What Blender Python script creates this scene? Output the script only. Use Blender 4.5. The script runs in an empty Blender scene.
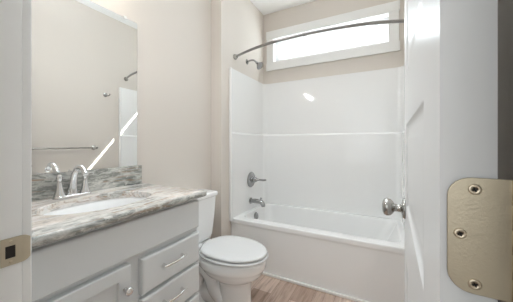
import bpy, bmesh, math, random
from mathutils import Vector, Matrix, Euler

random.seed(7)
S = bpy.context.scene
C = S.collection
PI = math.pi

# ------------------------------------------------------------------ camera
F_PX, YAW, HOR, CAM_H = 234.9, 27.68, 143.3, 1.17
cd = bpy.data.cameras.new('camera')
cd.sensor_fit = 'HORIZONTAL'
cd.sensor_width = 36.0
cd.lens = 36.0 * F_PX / 513.0
cd.shift_y = (HOR - 151.0) / 513.0
cd.clip_start = 0.02
cam = bpy.data.objects.new('camera', cd)
cam.location = (0, 0, CAM_H)
cam.rotation_euler = (math.radians(90), 0, math.radians(YAW))
C.objects.link(cam)
S.camera = cam

# ------------------------------------------------------------------ world, sun, area lights, exposure
w = bpy.data.worlds.new('world')
S.world = w
w.use_nodes = True
bg = w.node_tree.nodes['Background']
bg.inputs[0].default_value = (0.88, 0.95, 1.0, 1)
bg.inputs[1].default_value = 12.0

sd = bpy.data.lights.new('sun', 'SUN')
sd.energy = 45.0
sd.angle = 0.009
sd.color = (1.0, 0.96, 0.9)
sun = bpy.data.objects.new('sun', sd)
sun.rotation_euler = Vector((0.7, -1.0, -1.2)).to_track_quat('-Z', 'Y').to_euler()
sun.location = (-2, 5, 6)
C.objects.link(sun)


def area(name, loc, aim, sx, sy, watts, col=(1, 1, 1), spread=180):
    d = bpy.data.lights.new(name, 'AREA')
    d.shape = 'RECTANGLE'
    d.size, d.size_y, d.energy, d.color = sx, sy, watts, col
    d.spread = math.radians(spread)
    o = bpy.data.objects.new(name, d)
    o.location = loc
    o.rotation_euler = Vector(aim).to_track_quat('-Z', 'Y').to_euler()
    C.objects.link(o)
    return o


area('hall_fill', (-0.45, -1.35, 1.55), (0, 1, -0.12), 1.7, 1.7, 14.5, (0.88, 0.95, 1.0))  # added frontal fill through the doorway, not a real hall fixture
area('ceiling_fill', (-0.55, 1.15, 2.74), (0, 0, -1), 0.9, 1.3, 6, (0.86, 0.94, 1.0), 120)  # invented overhead fill for the floor and low surfaces, no fixture
area('bounce_fill', (-0.55, 0.95, 2.2), (0, 0.25, 1), 0.9, 0.85, 7.5, (0.86, 0.94, 1.0), 130)  # added upward fill that brightens the ceiling, no real lamp here

S.view_settings.view_transform = 'Standard'
S.view_settings.look = 'None'
S.view_settings.gamma = 1.0
S.view_settings.exposure = 0.0
S.view_settings.use_curve_mapping = False
S.cycles.max_bounces = 10
S.cycles.diffuse_bounces = 6
S.cycles.glossy_bounces = 5
S.cycles.use_denoising = True
S.cycles.sample_clamp_indirect = 6.0
S.cycles.caustics_reflective = False
S.cycles.caustics_refractive = False


# ------------------------------------------------------------------ materials
def srgb(r, g, b):
    def f(c):
        c /= 255.0
        return c / 12.92 if c <= 0.04045 else ((c + 0.055) / 1.055) ** 2.4
    return (f(r), f(g), f(b), 1)


def mat(name, col, rough=0.5, metal=0.0, coat=0.0, bump=0.0, bscale=200.0, spec=0.5, var=0.0):
    m = bpy.data.materials.new(name)
    m.use_nodes = True
    nt = m.node_tree
    b = nt.nodes['Principled BSDF']
    b.inputs['Base Color'].default_value = srgb(*col)
    b.inputs['Roughness'].default_value = rough
    b.inputs['Metallic'].default_value = metal
    b.inputs['Coat Weight'].default_value = coat
    b.inputs['Coat Roughness'].default_value = 0.08
    b.inputs['Specular IOR Level'].default_value = spec
    tc = nt.nodes.new('ShaderNodeTexCoord')
    if bump:
        n = nt.nodes.new('ShaderNodeTexNoise')
        n.inputs['Scale'].default_value = bscale
        n.inputs['Detail'].default_value = 3
        nt.links.new(tc.outputs['Object'], n.inputs['Vector'])
        bp = nt.nodes.new('ShaderNodeBump')
        bp.inputs['Strength'].default_value = bump
        bp.inputs['Distance'].default_value = 0.002
        nt.links.new(n.outputs['Fac'], bp.inputs['Height'])
        nt.links.new(bp.outputs['Normal'], b.inputs['Normal'])
    if var:
        n = nt.nodes.new('ShaderNodeTexNoise')
        n.inputs['Scale'].default_value = 18
        nt.links.new(tc.outputs['Object'], n.inputs['Vector'])
        mx = nt.nodes.new('ShaderNodeMix')
        mx.data_type = 'RGBA'
        mx.inputs[6].default_value = srgb(*[c * (1 - var) for c in col])
        mx.inputs[7].default_value = srgb(*[min(255, c * (1 + var)) for c in col])
        nt.links.new(n.outputs['Fac'], mx.inputs[0])
        nt.links.new(mx.outputs[2], b.inputs['Base Color'])
    return m


M = {}
M['wall'] = mat('beige_wall_paint', (216, 209, 201), 0.85, bump=0.25, bscale=160)
M['ceiling'] = mat('ceiling_paint', (248, 248, 248), 0.9, bump=0.5, bscale=90)
M['trim'] = mat('white_trim_paint', (236, 236, 234), 0.35)
M['door'] = mat('white_door_paint', (219, 219, 218), 0.32)
M['acrylic'] = mat('white_acrylic', (240, 240, 239), 0.06)
M['china'] = mat('white_china', (250, 251, 251), 0.08, coat=0.5)
M['seat'] = mat('white_seat_plastic', (222, 223, 223), 0.2)
M['cabinet'] = mat('grey_cabinet_paint', (222, 225, 226), 0.4)
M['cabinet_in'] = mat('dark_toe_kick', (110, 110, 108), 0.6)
M['chrome'] = mat('chrome', (226, 226, 226), 0.09, metal=1.0)
M['bath_chrome'] = mat('bath_fitting_chrome', (166, 166, 166), 0.12, metal=1.0)
M['rod'] = mat('rod_nickel', (150, 148, 146), 0.3, metal=1.0)
M['nickel'] = mat('brushed_nickel', (178, 176, 172), 0.22, metal=1.0)
M['satin'] = mat('satin_nickel', (198, 187, 165), 0.42, metal=1.0, bump=0.12, bscale=500, var=0.05)
M['screw'] = mat('screw_nickel', (205, 192, 170), 0.3, metal=1.0)
M['dark'] = mat('dark_recess', (40, 36, 32), 0.8)
M['vinyl'] = mat('white_window_vinyl', (238, 240, 244), 0.35)
M['rubber'] = mat('white_rubber', (225, 225, 222), 0.6)
M['caulk'] = mat('white_base_shoe', (238, 237, 233), 0.4)


def mirror_mat():
    m = bpy.data.materials.new('mirror_glass')
    m.use_nodes = True
    b = m.node_tree.nodes['Principled BSDF']
    b.inputs['Base Color'].default_value = (0.93, 0.94, 0.93, 1)
    b.inputs['Metallic'].default_value = 1.0
    b.inputs['Roughness'].default_value = 0.0
    return m


M['mirror'] = mirror_mat()


def glass_mat():
    m = bpy.data.materials.new('window_glass')
    m.use_nodes = True
    nt = m.node_tree
    nt.nodes.remove(nt.nodes['Principled BSDF'])
    out = nt.nodes['Material Output']
    t = nt.nodes.new('ShaderNodeBsdfTransparent')
    t.inputs[0].default_value = (0.96, 0.98, 0.98, 1)
    g = nt.nodes.new('ShaderNodeBsdfGlossy')
    g.inputs['Roughness'].default_value = 0.02
    mx = nt.nodes.new('ShaderNodeMixShader')
    mx.inputs[0].default_value = 0.05
    nt.links.new(t.outputs[0], mx.inputs[1])
    nt.links.new(g.outputs[0], mx.inputs[2])
    nt.links.new(mx.outputs[0], out.inputs[0])
    return m


M['glass'] = glass_mat()


def ramp(nt, stops):
    r = nt.nodes.new('ShaderNodeValToRGB')
    e = r.color_ramp.elements
    while len(e) > 1:
        e.remove(e[0])
    e[0].position, e[0].color = stops[0][0], srgb(*stops[0][1])
    for p, c in stops[1:]:
        k = e.new(p)
        k.color = srgb(*c)
    return r


def stone_mat():
    """flowing cream / grey-green / rust streaks that run along the length of the slab"""
    m = bpy.data.materials.new('streaked_granite')
    m.use_nodes = True
    nt = m.node_tree
    N, Lk = nt.nodes.new, nt.links.new
    b = nt.nodes['Principled BSDF']
    b.inputs['Roughness'].default_value = 0.14
    tc = N('ShaderNodeTexCoord')

    def mapped(scale, rot=0.0):
        mp = N('ShaderNodeMapping')
        mp.inputs['Rotation'].default_value = (0, 0, math.radians(rot))
        mp.inputs['Scale'].default_value = scale
        Lk(tc.outputs['Object'], mp.inputs['Vector'])
        return mp.outputs[0]

    def noise(vec, scale, detail=4, rough=0.5, dist=0.0):
        n = N('ShaderNodeTexNoise')
        n.inputs['Scale'].default_value = scale
        n.inputs['Detail'].default_value = detail
        n.inputs['Roughness'].default_value = rough
        n.inputs['Distortion'].default_value = dist
        Lk(vec, n.inputs['Vector'])
        return n

    def mix(fac, a, c):
        mx = N('ShaderNodeMix')
        mx.data_type = 'RGBA'
        Lk(fac, mx.inputs[0])
        for k, v in ((6, a), (7, c)):
            if isinstance(v, tuple):
                mx.inputs[k].default_value = srgb(*v)
            else:
                Lk(v, mx.inputs[k])
        return mx.outputs[2]

    warp = noise(mapped((2.0, 1.0, 2.0)), 3.0, 3)
    va = N('ShaderNodeVectorMath')
    va.operation = 'MULTIPLY_ADD'
    va.inputs[1].default_value = (1.5, 0.6, 1.5)
    Lk(warp.outputs['Color'], va.inputs[0])
    Lk(mapped((13, 1.6, 13), 7), va.inputs[2])
    streak = noise(va.outputs[0], 1.5, 9, 0.68)
    light = ramp(nt, [(0.34, (180, 180, 177)), (0.44, (232, 227, 223)), (0.52, (240, 233, 228)), (0.54, (206, 190, 172)), (0.565, (232, 224, 216)), (0.66, (206, 196, 186))])
    Lk(streak.outputs['Fac'], light.inputs[0])
    grey = ramp(nt, [(0.32, (104, 107, 105)), (0.42, (150, 153, 148)), (0.48, (206, 206, 202)), (0.52, (176, 178, 172)), (0.57, (124, 127, 124)), (0.62, (190, 190, 184)), (0.70, (146, 148, 143))])
    Lk(streak.outputs['Fac'], grey.inputs[0])
    zone = noise(mapped((4.5, 1.3, 4.0), 5), 1.3, 4, 0.6)
    zr = ramp(nt, [(0.0, (0, 0, 0)), (0.53, (0, 0, 0)), (0.61, (230, 230, 230))])
    Lk(zone.outputs['Fac'], zr.inputs[0])
    # the vertical faces of the slab and the splash cut through the grey layer
    col = mix(zr.outputs[0], light.outputs[0], grey.outputs[0])
    sep = N('ShaderNodeSeparateXYZ')
    Lk(tc.outputs['Object'], sep.inputs[0])
    lay = N('ShaderNodeMapRange')          # grey seams at the back of the block and along its front
    lay.inputs['From Min'].default_value = -1.335
    lay.inputs['From Max'].default_value = -1.355
    Lk(sep.outputs['X'], lay.inputs['Value'])
    lay2 = N('ShaderNodeMapRange')
    lay2.inputs['From Min'].default_value = -0.850
    lay2.inputs['From Max'].default_value = -0.838
    Lk(sep.outputs['X'], lay2.inputs['Value'])
    ad = N('ShaderNodeMath')
    ad.operation = 'MAXIMUM'
    Lk(lay.outputs[0], ad.inputs[0])
    Lk(lay2.outputs[0], ad.inputs[1])
    m7 = N('ShaderNodeMath')
    m7.operation = 'MULTIPLY'
    m7.inputs[1].default_value = 0.95
    Lk(ad.outputs[0], m7.inputs[0])
    col = mix(m7.outputs[0], col, grey.outputs[0])
    ln = noise(mapped((30, 1.5, 30), 6), 1.0, 3, 0.5, 0.5)
    lr = ramp(nt, [(0.0, (0, 0, 0)), (0.475, (0, 0, 0)), (0.50, (225, 225, 225)), (0.525, (0, 0, 0))])
    Lk(ln.outputs['Fac'], lr.inputs[0])
    wr = noise(mapped((5, 1.2, 5), 5), 1.6, 2)
    wz = ramp(nt, [(0.0, (0, 0, 0)), (0.42, (0, 0, 0)), (0.52, (255, 255, 255))])
    Lk(wr.outputs['Fac'], wz.inputs[0])
    lm = N('ShaderNodeMath')
    lm.operation = 'MULTIPLY'
    Lk(lr.outputs[0], lm.inputs[0])
    Lk(wz.outputs[0], lm.inputs[1])
    col = mix(lm.outputs[0], col, (158, 124, 94))
    fine = noise(mapped((44, 18, 44)), 1.6, 5, 0.7)
    fr = ramp(nt, [(0.0, (0, 0, 0)), (0.52, (0, 0, 0)), (0.60, (110, 110, 110))])
    Lk(fine.outputs['Fac'], fr.inputs[0])
    col = mix(fr.outputs[0], col, (122, 124, 122))
    mot = noise(mapped((24, 16, 24)), 1.3, 4, 0.65)
    mr_ = ramp(nt, [(0.0, (0, 0, 0)), (0.54, (0, 0, 0)), (0.62, (210, 210, 210))])
    Lk(mot.outputs['Fac'], mr_.inputs[0])
    col = mix(mr_.outputs[0], col, (226, 224, 218))
    mt2 = ramp(nt, [(0.0, (140, 140, 140)), (0.36, (140, 140, 140)), (0.42, (0, 0, 0))])
    Lk(mot.outputs['Fac'], mt2.inputs[0])
    col = mix(mt2.outputs[0], col, (112, 114, 112))
    Lk(col, b.inputs['Base Color'])
    return m


M['stone'] = stone_mat()


def floor_mat():
    m = bpy.data.materials.new('wood_plank_floor')
    m.use_nodes = True
    nt = m.node_tree
    b = nt.nodes['Principled BSDF']
    b.inputs['Roughness'].default_value = 0.42
    tc = nt.nodes.new('ShaderNodeTexCoord')
    sw = nt.nodes.new('ShaderNodeMapping')
    sw.inputs['Rotation'].default_value = (0, 0, PI / 2)
    nt.links.new(tc.outputs['Object'], sw.inputs['Vector'])
    br = nt.nodes.new('ShaderNodeTexBrick')
    br.inputs['Scale'].default_value = 1.0
    br.inputs['Brick Width'].default_value = 1.22
    br.inputs['Row Height'].default_value = 0.15
    br.inputs['Mortar Size'].default_value = 0.0012
    br.inputs['Mortar Smooth'].default_value = 0.3
    br.inputs['Color1'].default_value = srgb(172, 146, 130)
    br.inputs['Color2'].default_value = srgb(232, 214, 202)
    br.inputs['Mortar'].default_value = srgb(136, 114, 98)
    br.offset = 0.37
    nt.links.new(sw.outputs[0], br.inputs['Vector'])
    mp = nt.nodes.new('ShaderNodeMapping')
    mp.inputs['Scale'].default_value = (26, 2.2, 1)
    nt.links.new(tc.outputs['Object'], mp.inputs['Vector'])
    n = nt.nodes.new('ShaderNodeTexNoise')
    n.inputs['Scale'].default_value = 1.6
    n.inputs['Detail'].default_value = 7
    n.inputs['Roughness'].default_value = 0.65
    n.inputs['Distortion'].default_value = 0.6
    nt.links.new(mp.outputs[0], n.inputs['Vector'])
    r = ramp(nt, [(0.3, (172, 160, 150)), (0.5, (232, 228, 224)), (0.7, (255, 252, 250))])
    nt.links.new(n.outputs['Fac'], r.inputs[0])
    mx = nt.nodes.new('ShaderNodeMix')
    mx.data_type = 'RGBA'
    mx.blend_type = 'MULTIPLY'
    mx.inputs[0].default_value = 0.9
    nt.links.new(br.outputs['Color'], mx.inputs[6])
    nt.links.new(r.outputs[0], mx.inputs[7])
    nt.links.new(mx.outputs[2], b.inputs['Base Color'])
    return m


M['floor'] = floor_mat()


# ------------------------------------------------------------------ helpers
def empty(name, label, cat, loc=(0, 0, 0), rz=0.0):
    o = bpy.data.objects.new(name, None)
    o.empty_display_size = 0.05
    o.location = loc
    o.rotation_euler = (0, 0, rz)
    C.objects.link(o)
    o['label'] = label
    o['category'] = cat
    return o


def obj(name, bm, m, parent=None, smooth=False, bevel=0.0, seg=2, label=None, auto=None):
    bmesh.ops.recalc_face_normals(bm, faces=bm.faces[:])
    me = bpy.data.meshes.new(name)
    bm.to_mesh(me)
    bm.free()
    me.materials.append(m)
    o = bpy.data.objects.new(name, me)
    C.objects.link(o)
    if parent:
        o.parent = parent
    if smooth:
        for p in me.polygons:
            p.use_smooth = True
    if bevel:
        bv = o.modifiers.new('bevel', 'BEVEL')
        bv.width = bevel
        bv.segments = seg
        bv.limit_method = 'ANGLE'
        bv.angle_limit = math.radians(35)
        for p in me.polygons:
            p.use_smooth = True
        wn = o.modifiers.new('wn', 'WEIGHTED_NORMAL')
        wn.keep_sharp = True
    elif auto is not None:
        me.set_sharp_from_angle(angle=math.radians(auto))
    if label:
        o['label'] = label
    return o


def struct(name, bm, m, bevel=0.0, label=None, **k):
    o = obj(name, bm, m, None, bevel=bevel, **k)
    o['kind'] = 'structure'
    if label:
        o['label'] = label
    return o


def tag(o, label, cat, group=None):
    o['label'] = label
    o['category'] = cat
    if group:
        o['group'] = group
    return o


def box(bm, x0, x1, y0, y1, z0, z1, mx=None):
    vs = [bm.verts.new((x, y, z)) for z in (z0, z1) for x, y in ((x0, y0), (x1, y0), (x1, y1), (x0, y1))]
    if mx:
        for v in vs:
            v.co = mx @ v.co
    for f in ((0, 1, 2, 3), (4, 5, 6, 7), (0, 1, 5, 4), (1, 2, 6, 5), (2, 3, 7, 6), (3, 0, 4, 7)):
        bm.faces.new([vs[i] for i in f])
    return vs


def bx(*a):
    bm = bmesh.new()
    box(bm, *a)
    return bm


def loft(bm, rings, cap0=True, cap1=True, closed=True):
    vr = [[bm.verts.new(p) for p in r] for r in rings]
    n = len(vr[0])
    for a, b in zip(vr, vr[1:]):
        for i in range(n if closed else n - 1):
            j = (i + 1) % n
            bm.faces.new((a[i], a[j], b[j], b[i]))
    if cap0:
        bm.faces.new(vr[0])
    if cap1:
        bm.faces.new(vr[-1])
    return vr


def lathe(bm, prof, mx=None, n=32):
    """prof: list of (r, h) about the local z axis."""
    mx = mx or Matrix.Identity(4)
    rings = []
    for r, h in prof:
        r = max(r, 1e-4)
        rings.append([mx @ Vector((r * math.cos(2 * PI * i / n), r * math.sin(2 * PI * i / n), h)) for i in range(n)])
    loft(bm, rings)


def axis(loc, d):
    return Matrix.Translation(loc) @ Vector(d).to_track_quat('Z', 'Y').to_matrix().to_4x4()


def smooth_path(pts, k=6):
    pts = [Vector(p) for p in pts]
    out = []
    for i in range(len(pts) - 1):
        p0 = pts[max(i - 1, 0)]
        p1, p2 = pts[i], pts[i + 1]
        p3 = pts[min(i + 2, len(pts) - 1)]
        for j in range(k):
            t = j / k
            out.append(0.5 * ((2 * p1) + (-p0 + p2) * t + (2 * p0 - 5 * p1 + 4 * p2 - p3) * t * t
                              + (-p0 + 3 * p1 - 3 * p2 + p3) * t ** 3))
    out.append(pts[-1])
    return out


def tube(bm, pts, rad, n=16, flat=1.0):
    """sweep a circle; rad a number or list per point; flat squashes the second axis."""
    pts = [Vector(p) for p in pts]
    if not isinstance(rad, (list, tuple)):
        rad = [rad] * len(pts)
    if len(rad) != len(pts):
        rad = [rad[0] + (rad[-1] - rad[0]) * i / (len(pts) - 1) if len(rad) == 2 else
               rad[min(int(i / (len(pts) - 1) * (len(rad) - 1)), len(rad) - 2)] * (1 - ((i / (len(pts) - 1) * (len(rad) - 1)) - min(int(i / (len(pts) - 1) * (len(rad) - 1)), len(rad) - 2)))
               + rad[min(int(i / (len(pts) - 1) * (len(rad) - 1)), len(rad) - 2) + 1] * ((i / (len(pts) - 1) * (len(rad) - 1)) - min(int(i / (len(pts) - 1) * (len(rad) - 1)), len(rad) - 2))
               for i in range(len(pts))]
    t0 = (pts[1] - pts[0]).normalized()
    up = Vector((0, 1, 0)) if abs(t0.y) < 0.9 else Vector((1, 0, 0))
    u = t0.cross(up).normalized()
    rings = []
    for i, p in enumerate(pts):
        t = (pts[min(i + 1, len(pts) - 1)] - pts[max(i - 1, 0)]).normalized()
        u = (u - t * u.dot(t)).normalized()
        v = t.cross(u)
        rings.append([p + u * rad[i] * math.cos(2 * PI * j / n) + v * rad[i] * flat * math.sin(2 * PI * j / n) for j in range(n)])
    loft(bm, rings)


def rrect(x0, x1, y0, y1, r, z, n=6):
    """rounded rectangle ring, 4*(n+1) points."""
    out = []
    for cx, cy, a in ((x1 - r, y1 - r, 0), (x0 + r, y1 - r, PI / 2), (x0 + r, y0 + r, PI), (x1 - r, y0 + r, 3 * PI / 2)):
        for i in range(n + 1):
            t = a + PI / 2 * i / n
            out.append(Vector((cx + r * math.cos(t), cy + r * math.sin(t), z)))
    return out


# ------------------------------------------------------------------ dimensions
XL, XR = -1.385, 0.225          # room side walls
YF, YB = 0.20, 2.608            # door wall inner face, back wall
XA, YS = -1.27, 1.736           # alcove left wall, stub face
ZC = 2.75
TH = 0.115                      # door wall thickness
JX0, JX1 = -0.64, 0.085         # door opening
WX0, WX1, WZ0, WZ1 = -1.138, 0.083, 2.14, 2.43   # window opening

# ------------------------------------------------------------------ room shell
struct('floor', bx(-1.6, 0.45, -1.6, 2.9, -0.05, 0), M['floor'])
struct('ceiling', bx(-1.6, 0.45, YF - TH, 2.9, ZC, ZC + 0.08), M['ceiling'])
struct('wall_left', bx(XL - 0.12, XL, YF - TH, 2.73, 0, ZC), M['wall'])
struct('wall_alcove', bx(XL, XA, YS, YB, 0, ZC), M['wall'])
struct('wall_right', bx(XR, XR + 0.12, YF - TH, 2.73, 0, ZC), M['wall'])
bm = bmesh.new()
box(bm, XL, WX0, YB, YB + 0.12, 0, ZC)
box(bm, WX1, XR, YB, YB + 0.12, 0, ZC)
box(bm, WX0, WX1, YB, YB + 0.12, 0, WZ0)
box(bm, WX0, WX1, YB, YB + 0.12, WZ1, ZC)
struct('wall_back', bm, M['wall'])
bm = bmesh.new()
box(bm, XL, JX0 - 0.02, YF - TH, YF, 0, ZC)
box(bm, JX1 + 0.02, XR, YF - TH, YF, 0, ZC)
box(bm, JX0 - 0.02, JX1 + 0.02, YF - TH, YF, 2.08, ZC)
struct('wall_front', bm, M['wall'])
# hallway outside the door
struct('wall_hall_left', bx(-1.6, -1.505, -1.5, YF - TH, 0, 2.6), M['wall'])
struct('wall_hall_right', bx(0.345, 0.45, -1.5, YF - TH, 0, 2.6), M['wall'])
struct('wall_hall_back', bx(-1.6, 0.45, -1.6, -1.5, 0, 2.6), M['wall'])
struct('ceiling_hall', bx(-1.6, 0.45, -1.6, YF - TH, 2.6, 2.7), M['ceiling'])

# door frame: jambs, stops, casing
bm = bmesh.new()
jy0, jy1 = YF - TH - 0.004, YF
box(bm, JX0 - 0.018, JX0, jy0, jy1, 0, 2.06)
box(bm, JX1, JX1 + 0.018, jy0, jy1, 0, 2.06)
box(bm, JX0 - 0.018, JX1 + 0.018, jy0, jy1, 2.06, 2.078)
box(bm, JX0, JX0 + 0.011, YF - 0.078, YF - 0.04, 0, 2.06)
box(bm, JX1 - 0.011, JX1, YF - 0.078, YF - 0.04, 0, 2.06)
box(bm, JX0, JX1, YF - 0.078, YF - 0.04, 2.049, 2.06)
jamb = struct('trim_1', bm, M['trim'], bevel=0.0015)
for nm, y0, y1 in (('trim_2', YF + 0.0005, YF + 0.018), ('trim_3', YF - TH - 0.02, YF - TH - 0.0045)):
    bm = bmesh.new()
    box(bm, JX0 - 0.066, JX0 - 0.006, y0, y1, 0, 2.13)
    box(bm, JX1 + 0.006, JX1 + 0.066, y0, y1, 0, 2.13)
    box(bm, JX0 - 0.006, JX1 + 0.006, y0, y1, 2.066, 2.13)
    struct(nm, bm, M['trim'], bevel=0.003)

# strike plate on the left jamb
def plate(y0, y1, z0, z1, r, x, t):
    rg = [Vector((x, p.x, p.y)) for p in rrect(y0, y1, z0, z1, r, 0)]
    rg2 = [p + Vector((t, 0, 0)) for p in rg]
    b_ = bmesh.new()
    loft(b_, [rg, rg2])
    return b_


sp = bmesh.new()
yy0, yy1, zz0, zz1 = 0.169, 0.1995, 0.932, 0.985
# frame of the plate with a square latch hole, and the curved lip to the room side
hy0, hy1, hz0, hz1 = 0.1755, 0.190, 0.946, 0.970
xj = JX0 + 0.0006
for a in ((yy0, hy0, zz0, zz1), (hy1, yy1, zz0, zz1), (hy0, hy1, zz0, hz0), (hy0, hy1, hz1, zz1)):
    box(sp, xj, xj + 0.002, *a)
lip = []
for i in range(7):
    t = i / 6
    y = yy1 + 0.0135 * t
    x = xj + 0.001 + 0.001 * t - 0.003 * t * t
    hh = (zz1 - zz0) / 2 * (1 - 0.25 * t * t)
    zc = (zz0 + zz1) / 2
    lip.append([Vector((x - 0.001, y, zc - hh)), Vector((x + 0.001, y, zc - hh)), Vector((x + 0.001, y, zc + hh)), Vector((x - 0.001, y, zc + hh))])
loft(sp, lip)
strike = obj('strike_plate', sp, M['satin'], jamb, label='satin nickel strike plate on the white door jamb')
obj('latch_hole', bx(xj, xj + 0.0005, hy0, hy1, hz0, hz1), M['dark'], strike)
for zc in (0.939, 0.978):
    b_ = bmesh.new()
    lathe(b_, [(0.0028, 0), (0.0026, 0.0006), (0.0001, 0.0008)], axis((xj + 0.002, 0.183, zc), (1, 0, 0)), 16)
    obj('screw', b_, M['screw'], strike, smooth=True)

# baseboards
def bboard(name, *a):
    struct(name, bx(*a), M['trim'], bevel=0.003)


bboard('baseboard_left', XL + 0.0005, XL + 0.014, 0.99, YS - 0.001, 0.0005, 0.09)
bboard('baseboard_alcove', XL + 0.015, XA + 0.013, YS - 0.014, YS - 0.0005, 0.0005, 0.09)
bboard('baseboard_right', XR - 0.014, XR - 0.0005, YF + 0.002, 1.872, 0.0005, 0.09)
bboard('baseboard_front', JX1 + 0.068, XR - 0.015, YF + 0.0005, YF + 0.014, 0.0005, 0.09)

# ------------------------------------------------------------------ window
wfr = bmesh.new()
y0, y1 = YB - 0.018, YB - 0.0005
box(wfr, WX0 - 0.082, WX0 - 0.001, y0, y1, WZ0 - 0.001, WZ1 + 0.001)
box(wfr, WX1 + 0.001, WX1 + 0.080, y0, y1, WZ0 - 0.001, WZ1 + 0.001)
box(wfr, WX0 - 0.087, WX1 + 0.087, y0 - 0.003, y1, WZ1 + 0.001, WZ1 + 0.092)
box(wfr, WX0 - 0.087, WX1 + 0.087, y0 - 0.003, y1, WZ0 - 0.092, WZ0 - 0.001)
win = struct('window_1', wfr, M['trim'], bevel=0.003)
bm = bmesh.new()   # reveal lining
for a in ((WX0 + 0.0005, WX0 + 0.008, WZ0 + 0.0005, WZ1 - 0.0005), (WX1 - 0.008, WX1 - 0.0005, WZ0 + 0.0005, WZ1 - 0.0005)):
    box(bm, a[0], a[1], y0, YB + 0.06, a[2], a[3])
box(bm, WX0 + 0.008, WX1 - 0.008, y0, YB + 0.06, WZ1 - 0.008, WZ1 - 0.0005)
box(bm, WX0 + 0.008, WX1 - 0.008, y0, YB + 0.06, WZ0 + 0.0005, WZ0 + 0.008)
obj('window_jamb', bm, M['trim'], win)
bm = bmesh.new()
a0, a1, c0, c1, fw = WX0 + 0.001, WX1 - 0.001, WZ0 + 0.001, WZ1 - 0.001, 0.048
ya, yb = YB + 0.061, YB + 0.119
box(bm, a0, a0 + fw, ya, yb, c0, c1)
box(bm, a1 - fw, a1, ya, yb, c0, c1)
box(bm, a0 + fw, a1 - fw, ya, yb, c0, c0 + fw)
box(bm, a0 + fw, a1 - fw, ya, yb, c1 - fw, c1)
# inner bead
fw2 = fw + 0.014
for q in ((a0 + fw, a0 + fw2, c0 + fw, c1 - fw), (a1 - fw2, a1 - fw, c0 + fw, c1 - fw), (a0 + fw2, a1 - fw2, c0 + fw, c0 + fw2), (a0 + fw2, a1 - fw2, c1 - fw2, c1 - fw)):
    box(bm, q[0], q[1], ya + 0.016, yb - 0.012, q[2], q[3])
obj('window_frame', bm, M['vinyl'], win, bevel=0.002)
obj('window_pane', bx(a0 + fw, a1 - fw, ya + 0.028, ya + 0.032, c0 + fw, c1 - fw), M['glass'], win)

obj('sun_block_strip', bx(WX0 - 0.08, WX1 + 0.08, YB + 0.121, YB + 0.150, WZ1 - 0.045, WZ1 + 0.06), M['trim'], win)  # unseen strip added outside the window head to narrow the sun streak

# ------------------------------------------------------------------ the open door
DH = 2.035
DW, DT = 0.705, 0.035
door = empty('door_1', 'open white five-panel door with a round satin nickel knob', 'door', (0.0445, 0.245, 0.012), -math.atan(0.0437))
del door['category']
door['kind'] = 'structure'
PANELS = [(0.173, 0.418), (0.563, 0.808), (0.968, 1.213), (1.346, 1.603), (1.753, 1.908)]
ST = 0.122


def door_slab():
    bm = bmesh.new()
    ys = [0, ST, DW - ST, DW]
    zs = [0] + [v for p in PANELS for v in p] + [DH]
    for side, x in ((-1, 0.0), (1, DT)):
        g = [[bm.verts.new((x, y, z)) for y in ys] for z in zs]
        for i in range(len(zs) - 1):
            for j in range(3):
                q = [g[i][j], g[i][j + 1], g[i + 1][j + 1], g[i + 1][j]]
                if j == 1 and i % 2 == 1:
                    prev = q
                    base = [v.co.copy() for v in q]
                    cy = (base[0].y + base[1].y) / 2
                    cz = (base[0].z + base[2].z) / 2
                    for ins, dep in ((0.003, 0.0035), (0.008, 0.0060), (0.020, 0.0065), (0.040, 0.0030), (0.044, 0.0028)):
                        nv = []
                        for b0 in base:
                            nv.append(bm.verts.new((x - side * dep, b0.y + (ins if b0.y < cy else -ins), b0.z + (ins if b0.z < cz else -ins))))
                        for k in range(4):
                            bm.faces.new((prev[k], prev[(k + 1) % 4], nv[(k + 1) % 4], nv[k]))
                        prev = nv
                    bm.faces.new(prev)
                else:
                    bm.faces.new(q)
    # edges
    for y in (0, DW):
        bm.faces.new([bm.verts.new(p) for p in ((0, y, 0), (DT, y, 0), (DT, y, DH), (0, y, DH))])
    for z in (0, DH):
        bm.faces.new([bm.verts.new(p) for p in ((0, 0, z), (DT, 0, z), (DT, DW, z), (0, DW, z))])
    bmesh.ops.remove_doubles(bm, verts=bm.verts[:], dist=1e-5)
    # merge edge columns of the grid into the side faces is not needed: they share the outline only
    return bm


obj('door_slab', door_slab(), M['door'], door, bevel=0.0016, seg=2)

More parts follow.
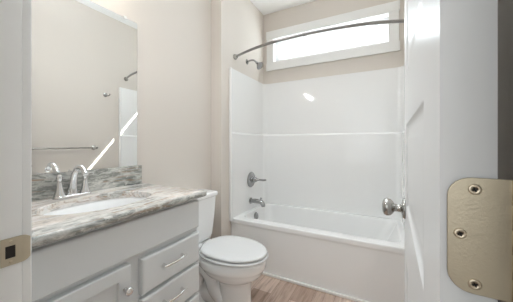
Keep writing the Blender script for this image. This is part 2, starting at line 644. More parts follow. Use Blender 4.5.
# hinges (three on the hinge edge; the middle one shows)
def hinge(zc):
    hl, hr = 0.0045, 0.0425
    zz0, zz1, r = zc - 0.0455, zc + 0.0455, 0.0155
    ring = []
    for cx, cz, a in ((hl + r, zz1 - r, PI / 2), (hl + r, zz0 + r, PI)):
        for i in range(9):
            t = a + PI / 2 * i / 8
            ring.append((cx + r * math.cos(t), cz + r * math.sin(t)))
    ring += [(hr, zz0), (hr, zz1)]
    bm = bmesh.new()
    loft(bm, [[Vector((x, -0.0005, z)) for x, z in ring], [Vector((x, -0.0029, z)) for x, z in ring]])
    lf = obj('hinge_leaf', bm, M['satin'], door, bevel=0.0007, seg=2, label='satin nickel hinge leaf with rounded corners')
    for sx, sz in ((0.0213, 0.0365), (0.0125, 0.0005), (0.0213, -0.0375)):
        b_ = bmesh.new()
        mx_ = axis((sx, -0.0029, zc + sz), (0, -1, 0))
        lathe(b_, [(0.0042, 0), (0.0040, 0.0006), (0.0034, 0.0009), (0.0019, 0.0009), (0.0015, 0.0002), (0.0001, 0.0001)], mx_, 20)
        sc_ = obj('screw', b_, M['screw'], lf, smooth=True)
        b_ = bmesh.new()
        for k in range(2):
            box(b_, -0.0019, 0.0019, -0.00045, 0.00045, 0.0004, 0.00105, mx_ @ Matrix.Rotation(k * PI / 2 + 0.4, 4, 'Z'))
        # recess cross of the screw
        b_.transform(Matrix.Identity(4))
        o = obj('screw_slot', b_, M['dark'], lf)
    bm = bmesh.new()
    seg_h = 0.091 / 5
    for k in range(5):
        a_, b2 = zz0 + k * seg_h + 0.0004, zz0 + (k + 1) * seg_h - 0.0004
        lathe(bm, [(0.0001, a_), (0.0058, a_), (0.0062, a_ + 0.0005), (0.0062, b2 - 0.0005), (0.0058, b2), (0.0001, b2)],
              Matrix.Translation((hr + 0.0055, -0.0035, 0)), 20)
    lathe(bm, [(0.0001, zz0 - 0.003), (0.003, zz0 - 0.003), (0.003, zz1 + 0.003), (0.0001, zz1 + 0.003)], Matrix.Translation((hr + 0.0055, -0.0035, 0)), 16)
    obj('hinge_knuckle', bm, M['satin'], door, smooth=True, auto=40)


for zc in (0.24, 1.0855, 1.82):
    hinge(zc)

KZ = 0.948
for side, x in ((-1, 0.0), (1, DT)):
    bm = bmesh.new()
    mx_ = axis((x, DW - 0.060, KZ), (side, 0, 0))
    lathe(bm, [(0.0001, 0), (0.032, 0), (0.0325, 0.003), (0.030, 0.007), (0.020, 0.0095), (0.0125, 0.012), (0.0115, 0.022),
               (0.0125, 0.030), (0.019, 0.034), (0.0255, 0.040), (0.0285, 0.047), (0.0285, 0.053), (0.026, 0.059), (0.019, 0.0635),
               (0.010, 0.0655), (0.0001, 0.066)], mx_, 36)
    obj('door_knob', bm, M['nickel'], door, smooth=True, label='round satin nickel knob on a round rose')
bm = bx(0.0055, DT - 0.0055, DW - 0.0005, DW + 0.0015, KZ - 0.028, KZ + 0.028)
box(bm, 0.012, 0.023, DW + 0.0015, DW + 0.010, KZ - 0.008, KZ + 0.008)
obj('latch', bm, M['nickel'], door)

# ------------------------------------------------------------------ bathtub and surround
YT = 1.88
tub = empty('bathtub', 'white one-piece alcove bathtub with tall glossy white wall surround', 'bathtub', (-0.52, 2.24, 0))


def T(bm_):
    bm_.transform(Matrix.Translation((0.52, -2.24, 0)))
    return bm_


RZ = 0.455
tx0, tx1, ty1 = XA + 0.002, XR - 0.002, YB - 0.002
bm = bmesh.new()
rings = [
    rrect(tx0, tx1, YT + 0.014, ty1, 0.004, 0.001),
    rrect(tx0, tx1, YT + 0.010, ty1, 0.004, RZ - 0.060),
    rrect(tx0, tx1, YT + 0.004, ty1, 0.004, RZ - 0.042),
    rrect(tx0, tx1, YT, ty1, 0.004, RZ - 0.036),
    rrect(tx0, tx1, YT, ty1, 0.004, RZ - 0.012),
    rrect(tx0, tx1, YT + 0.003, ty1, 0.006, RZ - 0.004),
    rrect(tx0 + 0.001, tx1, YT + 0.011, ty1, 0.008, RZ),
    rrect(tx0 + 0.065, tx1 - 0.075, YT + 0.082, ty1 - 0.062, 0.085, RZ),
    rrect(tx0 + 0.072, tx1 - 0.084, YT + 0.089, ty1 - 0.069, 0.08, RZ - 0.006),
    rrect(tx0 + 0.078, tx1 - 0.092, YT + 0.094, ty1 - 0.074, 0.08, RZ - 0.022),
    rrect(tx0 + 0.11, tx1 - 0.20, YT + 0.118, ty1 - 0.10, 0.09, 0.20),
    rrect(tx0 + 0.13, tx1 - 0.25, YT + 0.135, ty1 - 0.118, 0.10, 0.13),
    rrect(tx0 + 0.17, tx1 - 0.29, YT + 0.17, ty1 - 0.155, 0.10, 0.105),
]
loft(bm, rings, cap0=False)
wn_ = obj('tub_basin', T(bm), M['acrylic'], tub, smooth=True, auto=50).modifiers.new('wn', 'WEIGHTED_NORMAL')
wn_.keep_sharp, wn_.weight = True, 90

# surround: U-shaped wall with a thicker lower half and a rounded ledge
def uprof(off, z, yf, rr=0.055, outer=False):
    """open U path, from front-left, round the back, to front-right; off = inset of the inner face from the walls."""
    x0, x1, yb_ = XA + off, XR - off - 0.012, YB - off
    p = [Vector((x0, yf, z)), Vector((x0, yf + 0.2, z))]
    for i in range(9):
        t = PI - (PI / 2) * i / 8
        p.append(Vector((x0 + rr + rr * math.cos(t), yb_ - rr + rr * math.sin(t), z)))
    for i in range(9):
        t = PI / 2 - (PI / 2) * i / 8
        p.append(Vector((x1 - rr + rr * math.cos(t), yb_ - rr + rr * math.sin(t), z)))
    p += [Vector((x1, yf + 0.2, z)), Vector((x1, yf, z))]
    return p


bm = bmesh.new()
SZ, LZ = 1.89, 1.268
yf = YT - 0.004
prof = [(0.0, RZ + 0.001, 0.003), (0.030, RZ + 0.001, 0.055), (0.028, LZ - 0.012, 0.055), (0.026, LZ - 0.003, 0.055), (0.020, LZ + 0.002, 0.055),
        (0.014, LZ + 0.005, 0.055), (0.012, LZ + 0.012, 0.055), (0.012, SZ - 0.012, 0.055), (0.016, SZ - 0.006, 0.055),
        (0.015, SZ, 0.055), (0.0, SZ, 0.003)]
vr = []
for off, z, rr in prof:
    vr.append([bm.verts.new(p) for p in uprof(off + 0.0015, z, yf, rr)])
k = len(vr)
for i in range(k):
    a, b = vr[i], vr[(i + 1) % k]
    for j in range(len(a) - 1):
        bm.faces.new((a[j], a[j + 1], b[j + 1], b[j]))
bm.faces.new([r[0] for r in vr])
bm.faces.new([r[-1] for r in vr])
wn_ = obj('surround_wall', T(bm), M['acrylic'], tub, smooth=True, auto=50).modifiers.new('wn', 'WEIGHTED_NORMAL')
wn_.keep_sharp, wn_.weight = True, 90
for fa, fb in ((XA + 0.0015, XA + 0.030), (XR - 0.042, XR - 0.0015)):     # front flanges
    obj('surround_flange', T(bx(fa, fb, yf - 0.022, yf - 0.0005, 0.43, SZ)), M['acrylic'], tub, bevel=0.006, seg=3)
bm = bmesh.new()
lathe(bm, [(0.0001, 0), (0.042, 0), (0.043, 0.004), (0.038, 0.010), (0.012, 0.013), (0.0001, 0.013)], axis((tx0 + 0.085, 2.24, 0.385), (1, 0, 0.12)))
obj('overflow_plate', T(bm), M['bath_chrome'], tub, smooth=True, auto=50, label='round chrome overflow plate')
bm = bmesh.new()
lathe(bm, [(0.0001, 0), (0.034, 0), (0.034, 0.002), (0.022, 0.004), (0.022, 0.010), (0.0001, 0.012)], Matrix.Translation((tx0 + 0.27, 2.24, 0.106)))
obj('drain', T(bm), M['chrome'], tub, smooth=True, auto=50)
# white base strip under the apron
struct('trim_4', bx(XA + 0.002, XR - 0.016, YT - 0.004, YT + 0.0125, 0.0005, 0.022), M['caulk'], bevel=0.004)

# shower valve
WXI = XA + 0.0015 + 0.0305
val = empty('shower_valve', 'round chrome shower valve with a single lever on the surround above the tub spout', 'faucet', (WXI - 0.0005, 2.23, 0.778))
bm = bmesh.new()
lathe(bm, [(0.0001, 0), (0.082, 0), (0.084, 0.004), (0.078, 0.011), (0.050, 0.017), (0.036, 0.020), (0.034, 0.034), (0.0001, 0.034)], axis((0, 0, 0), (1, 0, 0)), 40)
obj('escutcheon', bm, M['bath_chrome'], val, smooth=True, auto=50)
bm = bmesh.new()
lathe(bm, [(0.0001, 0.0345), (0.026, 0.0345), (0.028, 0.046), (0.026, 0.060), (0.019, 0.072), (0.0001, 0.076)], axis((0, 0, 0), (1, 0, 0)), 32)
tube(bm, smooth_path([(0.062, 0, 0), (0.10, 0.004, 0.002), (0.14, 0.006, 0.001), (0.178, 0.008, 0.004)]), [0.016, 0.010, 0.011, 0.008], 14)
obj('lever', bm, M['bath_chrome'], val, smooth=True, auto=50)

# tub spout
spt = empty('tub_spout', 'chrome tub spout with a diverter knob on the surround below the valve', 'faucet', (WXI - 0.0005, 2.22, 0.550))
bm = bmesh.new()
lathe(bm, [(0.0001, 0), (0.033, 0), (0.034, 0.006), (0.026, 0.012), (0.0001, 0.012)], axis((0, 0, 0), (1, 0, 0)), 32)
obj('flange', bm, M['bath_chrome'], spt, smooth=True, auto=50)
bm = bmesh.new()
tube(bm, smooth_path([(0.012, 0, 0), (0.07, 0, 0.004), (0.122, 0, 0), (0.148, 0, -0.020), (0.155, 0, -0.046)]), [0.022, 0.025, 0.024, 0.024, 0.021], 20)
obj('spout_body', bm, M['bath_chrome'], spt, smooth=True, auto=60)
bm = bmesh.new()
lathe(bm, [(0.0001, 0), (0.005, 0), (0.005, 0.012), (0.011, 0.016), (0.011, 0.024), (0.0001, 0.026)], axis((0.125, 0, 0.020), (0.15, 0, 1)), 20)
obj('diverter_knob', bm, M['bath_chrome'], spt, smooth=True, auto=50)

# shower head
sh = empty('wall_shower', 'brushed nickel shower head on a bent arm above the surround', 'shower', (XA, 2.20, 2.05))
bm = bmesh.new()
lathe(bm, [(0.0001, 0), (0.028, 0), (0.028, 0.003), (0.018, 0.010), (0.011, 0.013), (0.0001, 0.013)], axis((0, 0, 0), (1, 0, 0)), 28)
obj('flange', bm, M['bath_chrome'], sh, smooth=True, auto=50)
bm = bmesh.new()
tube(bm, smooth_path([(0.010, 0, 0), (0.045, 0, 0.008), (0.085, 0, 0.002), (0.118, 0, -0.028)]), 0.0095, 14)
obj('shower_arm', bm, M['bath_chrome'], sh, smooth=True, auto=60)
bm = bmesh.new()
lathe(bm, [(0.0001, 0), (0.013, 0.0), (0.015, 0.010), (0.012, 0.018), (0.018, 0.024), (0.036, 0.050), (0.043, 0.060), (0.044, 0.066), (0.040, 0.069), (0.0001, 0.069)], axis((0.114, 0, -0.024), (0.72, 0, -0.7)), 32)
obj('spray_head', bm, M['bath_chrome'], sh, smooth=True, auto=50)

# curved shower curtain rod
rod = empty('curtain_rod', 'curved brushed nickel shower curtain rod spanning the tub alcove', 'curtain rod', (-0.52, 1.955, 2.022))
bm = bmesh.new()
pts = []
L = (XR - XA) / 2 - 0.012
for i in range(41):
    t = -1 + i / 20
    pts.append(Vector((t * L, -0.158 * (1 - abs(t) ** 2.2), 0)))
tube(bm, pts, 0.0118, 16)
obj('rod', bm, M['rod'], rod, smooth=True, auto=60)
bm = bmesh.new()
lathe(bm, [(0.0001, -0.011), (0.0152, -0.011), (0.0152, 0.011), (0.0001, 0.011)], axis((0.0, -0.158, 0), (1, 0, 0)), 20)
obj('rod_joint', bm, M['rod'], rod, smooth=True, auto=50)
for s in (-1, 1):
    bm = bmesh.new()
    lathe(bm, [(0.0001, 0), (0.027, 0), (0.028, 0.004), (0.022, 0.012), (0.019, 0.034), (0.0165, 0.036), (0.0001, 0.036)],
          axis((s * ((XR - XA) / 2 + 0.0025) + 0.0 - 0.0025 * 0 - s * 0.0035, 0, 0), (-s, -0.25, 0)), 28)
    obj('rod_bracket', bm, M['nickel'], rod, smooth=True, auto=50)

# ------------------------------------------------------------------ vanity cabinet
CX0, CXF = XL + 0.001, -0.877
CY0, CY1, CZ = 0.222, 0.986, 0.8815
van = empty('vanity_cabinet', 'grey painted bathroom vanity cabinet with three drawers and a shaker door', 'cabinet', ((CX0 + CXF) / 2, (CY0 + CY1) / 2, 0))


def V(b_):
    b_.transform(Matrix.Translation((-(CX0 + CXF) / 2, -(CY0 + CY1) / 2, 0)))
    return b_


bm = bmesh.new()
box(bm, CX0, CXF - 0.025, CY0, CY0 + 0.016, 0.001, CZ)            # sides
box(bm, CX0, CXF - 0.025, CY1 - 0.016, CY1, 0.001, CZ)
box(bm, CX0, CXF - 0.025, CY0 + 0.016, CY1 - 0.016, 0.100, 0.116)  # bottom
box(bm, CX0, CX0 + 0.006, CY0 + 0.016, CY1 - 0.016, 0.116, CZ)    # back
obj('body', V(bm), M['cabinet'], van)
bm = bmesh.new()
z0f = 0.100
fx0, fx1 = CXF - 0.0245, CXF - 0.007
box(bm, fx0, fx1, CY0, CY0 + 0.038, z0f, CZ)
box(bm, fx0, fx1, CY1 - 0.030, CY1, z0f, CZ)
box(bm, fx0, fx1, CY0 + 0.038, CY1 - 0.030, CZ - 0.03, CZ)
box(bm, fx0, fx1, CY0 + 0.038, CY1 - 0.030, 0.690, 0.730)
box(bm, fx0, fx1, CY0 + 0.038, CY1 - 0.030, z0f, 0.135)
box(bm, fx0, fx1, 0.560, 0.650, 0.135, 0.690)
box(bm, fx0, fx1, 0.650, CY1 - 0.030, 0.520, 0.560)
box(bm, fx0, fx1, 0.650, CY1 - 0.030, 0.350, 0.395)
obj('face_frame', V(bm), M['cabinet'], van)
obj('toe_kick', V(bx(CXF - 0.075, CXF - 0.060, CY0 + 0.017, CY1 - 0.017, 0.001, 0.0995)), M['cabinet_in'], van)


def front(b_, ya_, yb_, za, zb):
    """slab front with a narrow routed edge"""
    x0 = CXF + 0.0008
    xb = CXF - 0.0065
    r = [[Vector((xb, ya_, za)), Vector((xb, yb_, za)), Vector((xb, yb_, zb)), Vector((xb, ya_, zb))]]
    for dx, ins in ((0.012, 0.0), (0.0165, 0.003), (0.019, 0.008)):
        r.append([Vector((x0 + dx, ya_ + ins, za + ins)), Vector((x0 + dx, yb_ - ins, za + ins)), Vector((x0 + dx, yb_ - ins, zb - ins)), Vector((x0 + dx, ya_ + ins, zb - ins))])
    loft(b_, r)


bm = bmesh.new()
front(bm, 0.236, 0.976, 0.721, 0.864)
obj('false_front', V(bm), M['cabinet'], van)
PX = CXF + 0.0198 - (CX0 + CXF) / 2
PYO = (CY0 + CY1) / 2
for za, zb in ((0.545, 0.694), (0.381, 0.528), (0.125, 0.364)):
    bm = bmesh.new()
    front(bm, 0.634, 0.976, za, zb)
    d = obj('drawer', V(bm), M['cabinet'], van)
    zc, yc = (za + zb) / 2 + 0.008, 0.792 - PYO
    bm = bmesh.new()
    for s in (-1, 1):
        lathe(bm, [(0.0001, 0), (0.0075, 0), (0.0070, 0.004), (0.0048, 0.008), (0.0048, 0.022), (0.0001, 0.024)], axis((PX, yc + s * 0.054, zc), (1, 0, 0)), 16)
    pp = [(PX + 0.022 + 0.006 * math.cos(t * PI / 2), yc + t * 0.066, zc) for t in [-1 + i / 8 for i in range(17)]]
    tube(bm, pp, [0.0042, 0.0055, 0.0060, 0.0055, 0.0042], 12)
    obj('drawer_pull', bm, M['chrome'], d, smooth=True, auto=50, label='polished bar pull')

# shaker door with recessed panel
bm = bmesh.new()
x0 = CXF + 0.0008
dy0, dy1, dz0, dz1, st = 0.252, 0.583, 0.125, 0.700, 0.048
r = []
for dx, ins in ((-0.0073, 0), (0.016, 0), (0.019, 0.003), (0.019, st - 0.002), (0.017, st), (0.008, st), (0.0075, st + 0.001)):
    r.append([Vector((x0 + dx, dy0 + ins, dz0 + ins)), Vector((x0 + dx, dy1 - ins, dz0 + ins)), Vector((x0 + dx, dy1 - ins, dz1 - ins)), Vector((x0 + dx, dy0 + ins, dz1 - ins))])
loft(bm, r)
cdoor = obj('cabinet_door', V(bm), M['cabinet'], van)
bm = bmesh.new()
lathe(bm, [(0.0001, 0), (0.009, 0), (0.0075, 0.003), (0.0055, 0.008), (0.0060, 0.013), (0.0125, 0.018), (0.0155, 0.023), (0.0150, 0.028), (0.009, 0.032), (0.0001, 0.033)],
      axis((PX, 0.560 - PYO, 0.613), (1, 0, 0)), 24)
obj('cabinet_knob', bm, M['chrome'], cdoor, smooth=True, auto=60, label='round polished knob')

# ------------------------------------------------------------------ countertop with oval cut-out
KX0, KX1, KY0, KY1, KZ0, KZ1 = XL + 0.001, -0.832, YF + 0.020, 1.003, 0.8825, 0.915
SX, SY, SA, SB = -1.095, 0.605, 0.158, 0.222


def ray_rect(t, e):
    c, s = math.cos(t), math.sin(t)
    x0, x1, y0, y1 = KX0, KX1 - e, KY0 + e * 0, KY1 - e
    k = []
    if c > 1e-9: k.append((x1 - SX) / c)
    if c < -1e-9: k.append((x0 - SX) / c)
    if s > 1e-9: k.append((y1 - SY) / s)
    if s < -1e-9: k.append((y0 - SY) / s)
    k = min(k)
    return SX + k * c, SY + k * s


angs = set(2 * PI * i / 72 for i in range(72))
for cx, cy in ((KX0, KY0), (KX1, KY0), (KX1, KY1), (KX0, KY1)):
    angs.add(math.atan2(cy - SY, cx - SX) % (2 * PI))
angs = sorted(angs)


def er(z, d=0.0):
    out = []
    for t in angs:
        rr = (SA + d) * (SB + d) / math.hypot((SB + d) * math.cos(t), (SA + d) * math.sin(t))
        out.append(Vector((SX + rr * math.cos(t), SY + rr * math.sin(t), z)))
    return out


def rr_(z, e):
    x0, x1, y0, y1 = KX0, KX1 - e, KY0, KY1 - e
    out = []
    for t in angs:
        x, y = ray_rect(t, 0)
        out.append(Vector((min(x, x1), min(y, y1), z)))
    return out


bm = bmesh.new()
rings = [er(KZ1 - 0.003, 0), er(KZ1, 0.003), rr_(KZ1, 0.009), rr_(KZ1 - 0.0025, 0.0035), rr_(KZ1 - 0.008, 0.0), rr_(KZ0 + 0.008, 0.0),
         rr_(KZ0 + 0.0025, 0.0035), rr_(KZ0, 0.009), er(KZ0, 0)]
vr = loft(bm, rings, cap0=False, cap1=False)
for i in range(len(angs)):
    j = (i + 1) % len(angs)
    bm.faces.new((vr[-1][i], vr[-1][j], vr[0][j], vr[0][i]))
ct = obj('countertop', bm, M['stone'], None, smooth=True, auto=40)
tag(ct, 'streaked grey, cream and rust granite countertop on the grey vanity', 'countertop')
bs = obj('backsplash', bx(XL + 0.0012, XL + 0.021, KY0, KY1, KZ1 + 0.0003, 1.028), M['stone'], None, bevel=0.002)
tag(bs, 'low grey streaked granite backsplash strip below the wall mirror', 'backsplash')

# undermount oval sink
sk = empty('sink', 'white oval undermount sink set in the granite countertop', 'sink', (SX, SY, KZ0 - 0.15))


def eo(a, b, z, n=64):
    return [Vector((a * math.cos(2 * PI * i / n), b * math.sin(2 * PI * i / n), z)) for i in range(n)]


zt = 0.15 - 0.0005
bm = bmesh.new()
rg = [eo(SA + 0.022, SB + 0.022, zt - 0.012), eo(SA + 0.022, SB + 0.022, zt), eo(SA + 0.004, SB + 0.004, zt), eo(SA - 0.003, SB - 0.003, zt - 0.012)]
for f, dz in ((0.965, 0.04), (0.90, 0.075), (0.80, 0.105), (0.62, 0.128), (0.40, 0.139), (0.18, 0.143)):
    rg.append(eo(SA * f, SB * f, zt - dz))
rg.append(eo(0.02, 0.02, zt - 0.145))
rin = [r for r in rg]
rout = [[Vector((p.x * 1.04, p.y * 1.04, p.z - 0.006)) for p in r] for r in reversed(rg[3:])]
loft(bm, [rout[i] for i in range(len(rout))] + rin)
obj('basin', bm, M['china'], sk, smooth=True, auto=60)
bm = bmesh.new()
lathe(bm, [(0.0001, 0), (0.022, 0), (0.023, 0.002), (0.016, 0.004), (0.015, 0.002), (0.0001, 0.005)], Matrix.Translation((0, 0, zt - 0.1445)), 28)
obj('drain', bm, M['chrome'], sk, smooth=True, auto=60)

# faucet
fc = empty('faucet', 'polished nickel two-handle bathroom faucet with arched spout behind the sink', 'faucet', (-1.308, 0.590, KZ1 + 0.0003))
bm = bmesh.new()
rb = []
for z, g in ((0, 0), (0.008, 0), (0.012, 0.004), (0.013, 0.010)):
    rb.append([Vector((p.x, p.y, z)) for p in rrect(-0.026 + g, 0.026 - g, -0.079 + g, 0.079 - g, 0.0255 - g, 0, 8)])
loft(bm, rb)
obj('deck_plate', bm, M['chrome'], fc, smooth=True, auto=50)
bm = bmesh.new()
tube(bm, smooth_path([(-0.006, 0, 0.0125), (-0.002, 0, 0.045), (0.008, 0, 0.085), (0.026, 0, 0.122), (0.056, 0, 0.143), (0.088, 0, 0.139), (0.108, 0, 0.118)], 8),
     [0.0235, 0.0190, 0.0150, 0.0125, 0.0115, 0.0108, 0.0104], 20)
spo = obj('spout', bm, M['chrome'], fc, smooth=True, auto=60)
bm = bmesh.new()
lathe(bm, [(0.0001, 0), (0.012, 0), (0.0128, 0.002), (0.0128, 0.012), (0.0105, 0.014), (0.0001, 0.014)], axis((0.1065, 0, 0.1195), (0.6, 0, -1)), 20)
obj('aerator', bm, M['chrome'], spo, smooth=True, auto=50)
for s in (-1, 1):
    bm = bmesh.new()
    lathe(bm, [(0.0001, 0.0125), (0.0225, 0.0125), (0.0225, 0.017), (0.0175, 0.030), (0.0120, 0.058), (0.0095, 0.080), (0.0110, 0.086), (0.0130, 0.092), (0.0125, 0.100), (0.009, 0.108), (0.0001, 0.110)],
          Matrix.Translation((0, s * 0.053, 0)), 28)
    tube(bm, smooth_path([(0, s * 0.053, 0.098), (0.012, s * 0.058, 0.102), (0.030, s * 0.064, 0.104), (0.046, s * 0.068, 0.108)]), [0.0070, 0.0055, 0.0050, 0.0045], 12)
    obj('handle', bm, M['chrome'], fc, smooth=True, auto=50)

# ------------------------------------------------------------------ mirror
mr = empty('wall_mirror', 'large frameless rectangular wall mirror above the vanity backsplash', 'mirror', (XL, 0.60, 1.0285))
my0, my1, mz1 = 0.225 - 0.60, 0.980 - 0.60, 1.938 - 1.0285
obj('mirror_glass', bx(0.0008, 0.006, my0, my1, 0.0005, mz1), M['mirror'], mr)
for yy in (my0 + 0.12, 0.90 - 0.60):
    b_ = bmesh.new()
    box(b_, 0.0008, 0.0085, yy - 0.009, yy + 0.009, mz1 + 0.0005, mz1 + 0.010)
    box(b_, 0.0065, 0.0085, yy - 0.009, yy + 0.009, mz1 - 0.007, mz1 + 0.0005)
    obj('mirror_clip', b_, M['rubber'], mr, label='small clear clip holding the mirror top')

# ------------------------------------------------------------------ toilet
tl = empty('toilet', 'white two-piece toilet with closed seat between vanity and bathtub', 'toilet', (XL, 1.372, 0))


def egg(cx, a_f, a_b, b, z, n=48, sq=2.3):
    """egg-shaped ring: longer to the front (+x), blunter at the back."""
    out = []
    for i in range(n):
        t = 2 * PI * i / n
        c, s = math.cos(t), math.sin(t)
        a = a_f if c > 0 else a_b
        p = 2.0 if c > 0 else sq
        x = a * math.copysign(abs(c) ** (2 / p), c)
        y = b * math.copysign(abs(s) ** (2 / p), s)
        out.append(Vector((cx + x, y, z)))
    return out


bm = bmesh.new()
loft(bm, [
    egg(0.500, 0.128, 0.300, 0.112, 0.001, sq=3.5), egg(0.500, 0.128, 0.300, 0.112, 0.018, sq=3.5), egg(0.500, 0.122, 0.120, 0.102, 0.030), egg(0.500, 0.116, 0.105, 0.098, 0.06),
    egg(0.500, 0.113, 0.105, 0.096, 0.15), egg(0.500, 0.116, 0.110, 0.099, 0.225), egg(0.497, 0.128, 0.125, 0.110, 0.250),
    egg(0.490, 0.160, 0.160, 0.134, 0.270), egg(0.478, 0.205, 0.195, 0.156, 0.290), egg(0.470, 0.232, 0.215, 0.168, 0.315),
    egg(0.465, 0.240, 0.222, 0.173, 0.330), egg(0.462, 0.252, 0.225, 0.180, 0.338), egg(0.460, 0.262, 0.225, 0.184, 0.350), egg(0.460, 0.264, 0.225, 0.185, 0.385),
    egg(0.460, 0.262, 0.222, 0.183, 0.398), egg(0.460, 0.254, 0.215, 0.176, 0.404)])
# rear deck for the tank
loft(bm, [rrect(0.035, 0.34, -0.095, 0.095, 0.04, 0.30), rrect(0.03, 0.34, -0.115, 0.115, 0.04, 0.33),
          rrect(0.02, 0.34, -0.135, 0.135, 0.04, 0.36), rrect(0.02, 0.34, -0.14, 0.14, 0.04, 0.392), rrect(0.025, 0.34, -0.135, 0.135, 0.04, 0.399)])
# trapway: a bulging S-shaped channel behind the pedestal
for s in (-1, 1):
    tube(bm, smooth_path([(0.44, s * 0.052, 0.10), (0.37, s * 0.056, 0.16), (0.33, s * 0.056, 0.245), (0.27, s * 0.056, 0.285), (0.21, s * 0.054, 0.235), (0.20, s * 0.052, 0.13), (0.23, s * 0.052, 0.02)], 6),
         [0.050, 0.052, 0.052, 0.052, 0.052, 0.050, 0.050], 18)
tube(bm, [(0.42, 0, 0.09), (0.24, 0, 0.09)], 0.075, 18)
tube(bm, [(0.40, 0, 0.24), (0.12, 0, 0.30)], 0.085, 18)
obj('bowl', bm, M['china'], tl, smooth=True, auto=60)
for s in (-1, 1):
    b_ = bmesh.new()
    lathe(b_, [(0.0001, 0), (0.013, 0), (0.012, 0.012), (0.007, 0.018), (0.0001, 0.019)], Matrix.Translation((0.285, s * 0.096, 0.0185)), 20)
    obj('bolt_cap', b_, M['china'], tl, smooth=True, auto=60)


def seat_ring(g, z):
    return egg(0.475, 0.262 - g, 0.222 - g, 0.188 - g, z, 56, 2.6)


bm = bmesh.new()
loft(bm, [seat_ring(0.022, 0.4045), seat_ring(0.020, 0.4105), seat_ring(0.003, 0.4125), seat_ring(-0.001, 0.415), seat_ring(-0.001, 0.4225), seat_ring(0.003, 0.4265), seat_ring(0.02, 0.428)])
obj('seat', bm, M['seat'], tl, smooth=True, auto=60)
bm = bmesh.new()
loft(bm, [seat_ring(0.024, 0.4285), seat_ring(0.022, 0.4335), seat_ring(0.010, 0.4345), seat_ring(0.007, 0.4365), seat_ring(0.007, 0.4380), seat_ring(0.006, 0.442), seat_ring(0.009, 0.448), seat_ring(0.017, 0.4525), seat_ring(0.035, 0.4555), seat_ring(0.09, 0.4575)])
obj('seat_lid', bm, M['seat'], tl, smooth=True, auto=60)
for s in (-1, 1):
    b_ = bmesh.new()
    lathe(b_, [(0.0001, -0.022), (0.011, -0.022), (0.013, -0.018), (0.013, 0.018), (0.011, 0.022), (0.0001, 0.022)], axis((0.240, s * 0.072, 0.420), (0, 1, 0)), 20)
    box(b_, 0.228, 0.268, s * 0.072 - 0.014, s * 0.072 + 0.014, 0.3995, 0.416)
    obj('seat_hinge', b_, M['seat'], tl, smooth=True, auto=40)
bm = bmesh.new()
loft(bm, [rrect(0.055, 0.150, -0.130, 0.130, 0.035, 0.4005), rrect(0.030, 0.172, -0.165, 0.165, 0.04, 0.412), rrect(0.022, 0.180, -0.178, 0.178, 0.04, 0.44),
          rrect(0.014, 0.192, -0.190, 0.190, 0.035, 0.60), rrect(0.010, 0.197, -0.195, 0.195, 0.03, 0.742)])
tank = obj('tank', bm, M['china'], tl, smooth=True, auto=50)
bm = bmesh.new()
loft(bm, [rrect(0.008, 0.202, -0.200, 0.200, 0.03, 0.743), rrect(0.004, 0.209, -0.207, 0.207, 0.03, 0.748), rrect(0.004, 0.209, -0.207, 0.207, 0.03, 0.770),
          rrect(0.008, 0.205, -0.203, 0.203, 0.03, 0.777), rrect(0.020, 0.193, -0.191, 0.191, 0.03, 0.780)])
obj('tank_lid', bm, M['china'], tl, smooth=True, auto=60)
bm = bmesh.new()
lathe(bm, [(0.0001, 0), (0.014, 0), (0.013, 0.006), (0.0001, 0.008)], axis((0.1965, -0.150, 0.690), (1, 0, 0)), 20)
tube(bm, smooth_path([(0.207, -0.150, 0.690), (0.215, -0.120, 0.688), (0.217, -0.085, 0.684)]), [0.006, 0.0075, 0.006], 12)
obj('flush_lever', bm, M['chrome'], tl, smooth=True, auto=60)

# ------------------------------------------------------------------ things on the right wall (seen in the mirror)
tb = empty('towel_bar', 'brushed nickel towel bar on the beige wall, seen in the mirror', 'towel bar', (XR, 1.25, 1.118))
for s in (-1, 1):
    b_ = bmesh.new()
    lathe(b_, [(0.0001, 0.0005), (0.025, 0.0005), (0.026, 0.005), (0.018, 0.010), (0.010, 0.016), (0.009, 0.050), (0.0135, 0.058), (0.0145, 0.068), (0.012, 0.078), (0.0001, 0.082)], axis((0, s * 0.305, 0), (-1, 0, 0)), 28)
    obj('post', b_, M['nickel'], tb, smooth=True, auto=50)
b_ = bmesh.new()
tube(b_, [(-0.066, -0.300, 0), (-0.066, 0.300, 0)], 0.0085, 16)
obj('bar', b_, M['nickel'], tb, smooth=True, auto=50)

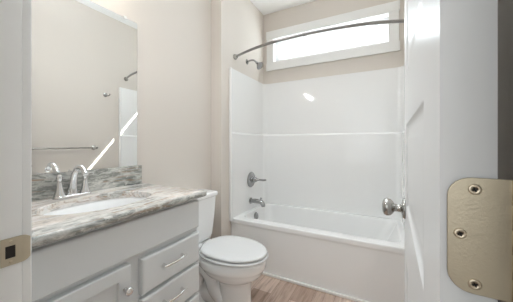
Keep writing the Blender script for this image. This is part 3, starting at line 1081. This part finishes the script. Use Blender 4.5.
hk = empty('robe_hook', 'small brushed nickel robe hook beside the surround, seen in the mirror', 'hook', (XR, 1.69, 1.765))
b_ = bmesh.new()
lathe(b_, [(0.0001, 0.0005), (0.025, 0.0005), (0.026, 0.005), (0.018, 0.010), (0.009, 0.015), (0.0085, 0.030), (0.0001, 0.032)], axis((0, 0, 0), (-1, 0, 0)), 28)
obj('rose', b_, M['nickel'], hk, smooth=True, auto=50)
b_ = bmesh.new()
for s in (-1, 1):
    tube(b_, smooth_path([(-0.026, 0, 0), (-0.040, s * 0.008, -0.012), (-0.052, s * 0.018, -0.008), (-0.060, s * 0.024, 0.012)]), [0.0065, 0.006, 0.006, 0.0075], 12)
obj('prong', b_, M['nickel'], hk, smooth=True, auto=60)

# ------------------------------------------------------------------ vanity light above the mirror (out of frame, glints on the surround)
vl = empty('vanity_light', 'nickel vanity light bar with three frosted bulbs above the mirror', 'light fixture', (XL, 0.60, 2.10))
obj('back_plate', bx(0.0008, 0.022, -0.28, 0.28, -0.04, 0.04), M['nickel'], vl, bevel=0.004)
em = bpy.data.materials.new('lit_bulb')
em.use_nodes = True
eb = em.node_tree.nodes['Principled BSDF']
eb.inputs['Emission Color'].default_value = (1.0, 0.93, 0.82, 1)
eb.inputs['Emission Strength'].default_value = 60
for k in (-1, 0, 1):
    b_ = bmesh.new()
    lathe(b_, [(0.0001, 0), (0.020, 0), (0.018, 0.04), (0.024, 0.06), (0.0001, 0.062)], axis((0.0225, k * 0.15, 0), (1, 0, 0)), 24)
    so = obj('socket', b_, M['nickel'], vl, smooth=True, auto=50)
    b_ = bmesh.new()
    bmesh.ops.create_uvsphere(b_, u_segments=20, v_segments=12, radius=0.022, matrix=Matrix.Translation((0.115, k * 0.15, 0)))
    obj('bulb', b_, em, so, smooth=True)
for k in (-1, 0, 1):
    area('vanity_lamp', (XL + 0.16, 0.62 + k * 0.15, 2.07), (0.8, 0.3, -0.62), 0.035, 0.035, 1.5, (0.92, 0.96, 1.0), 160)
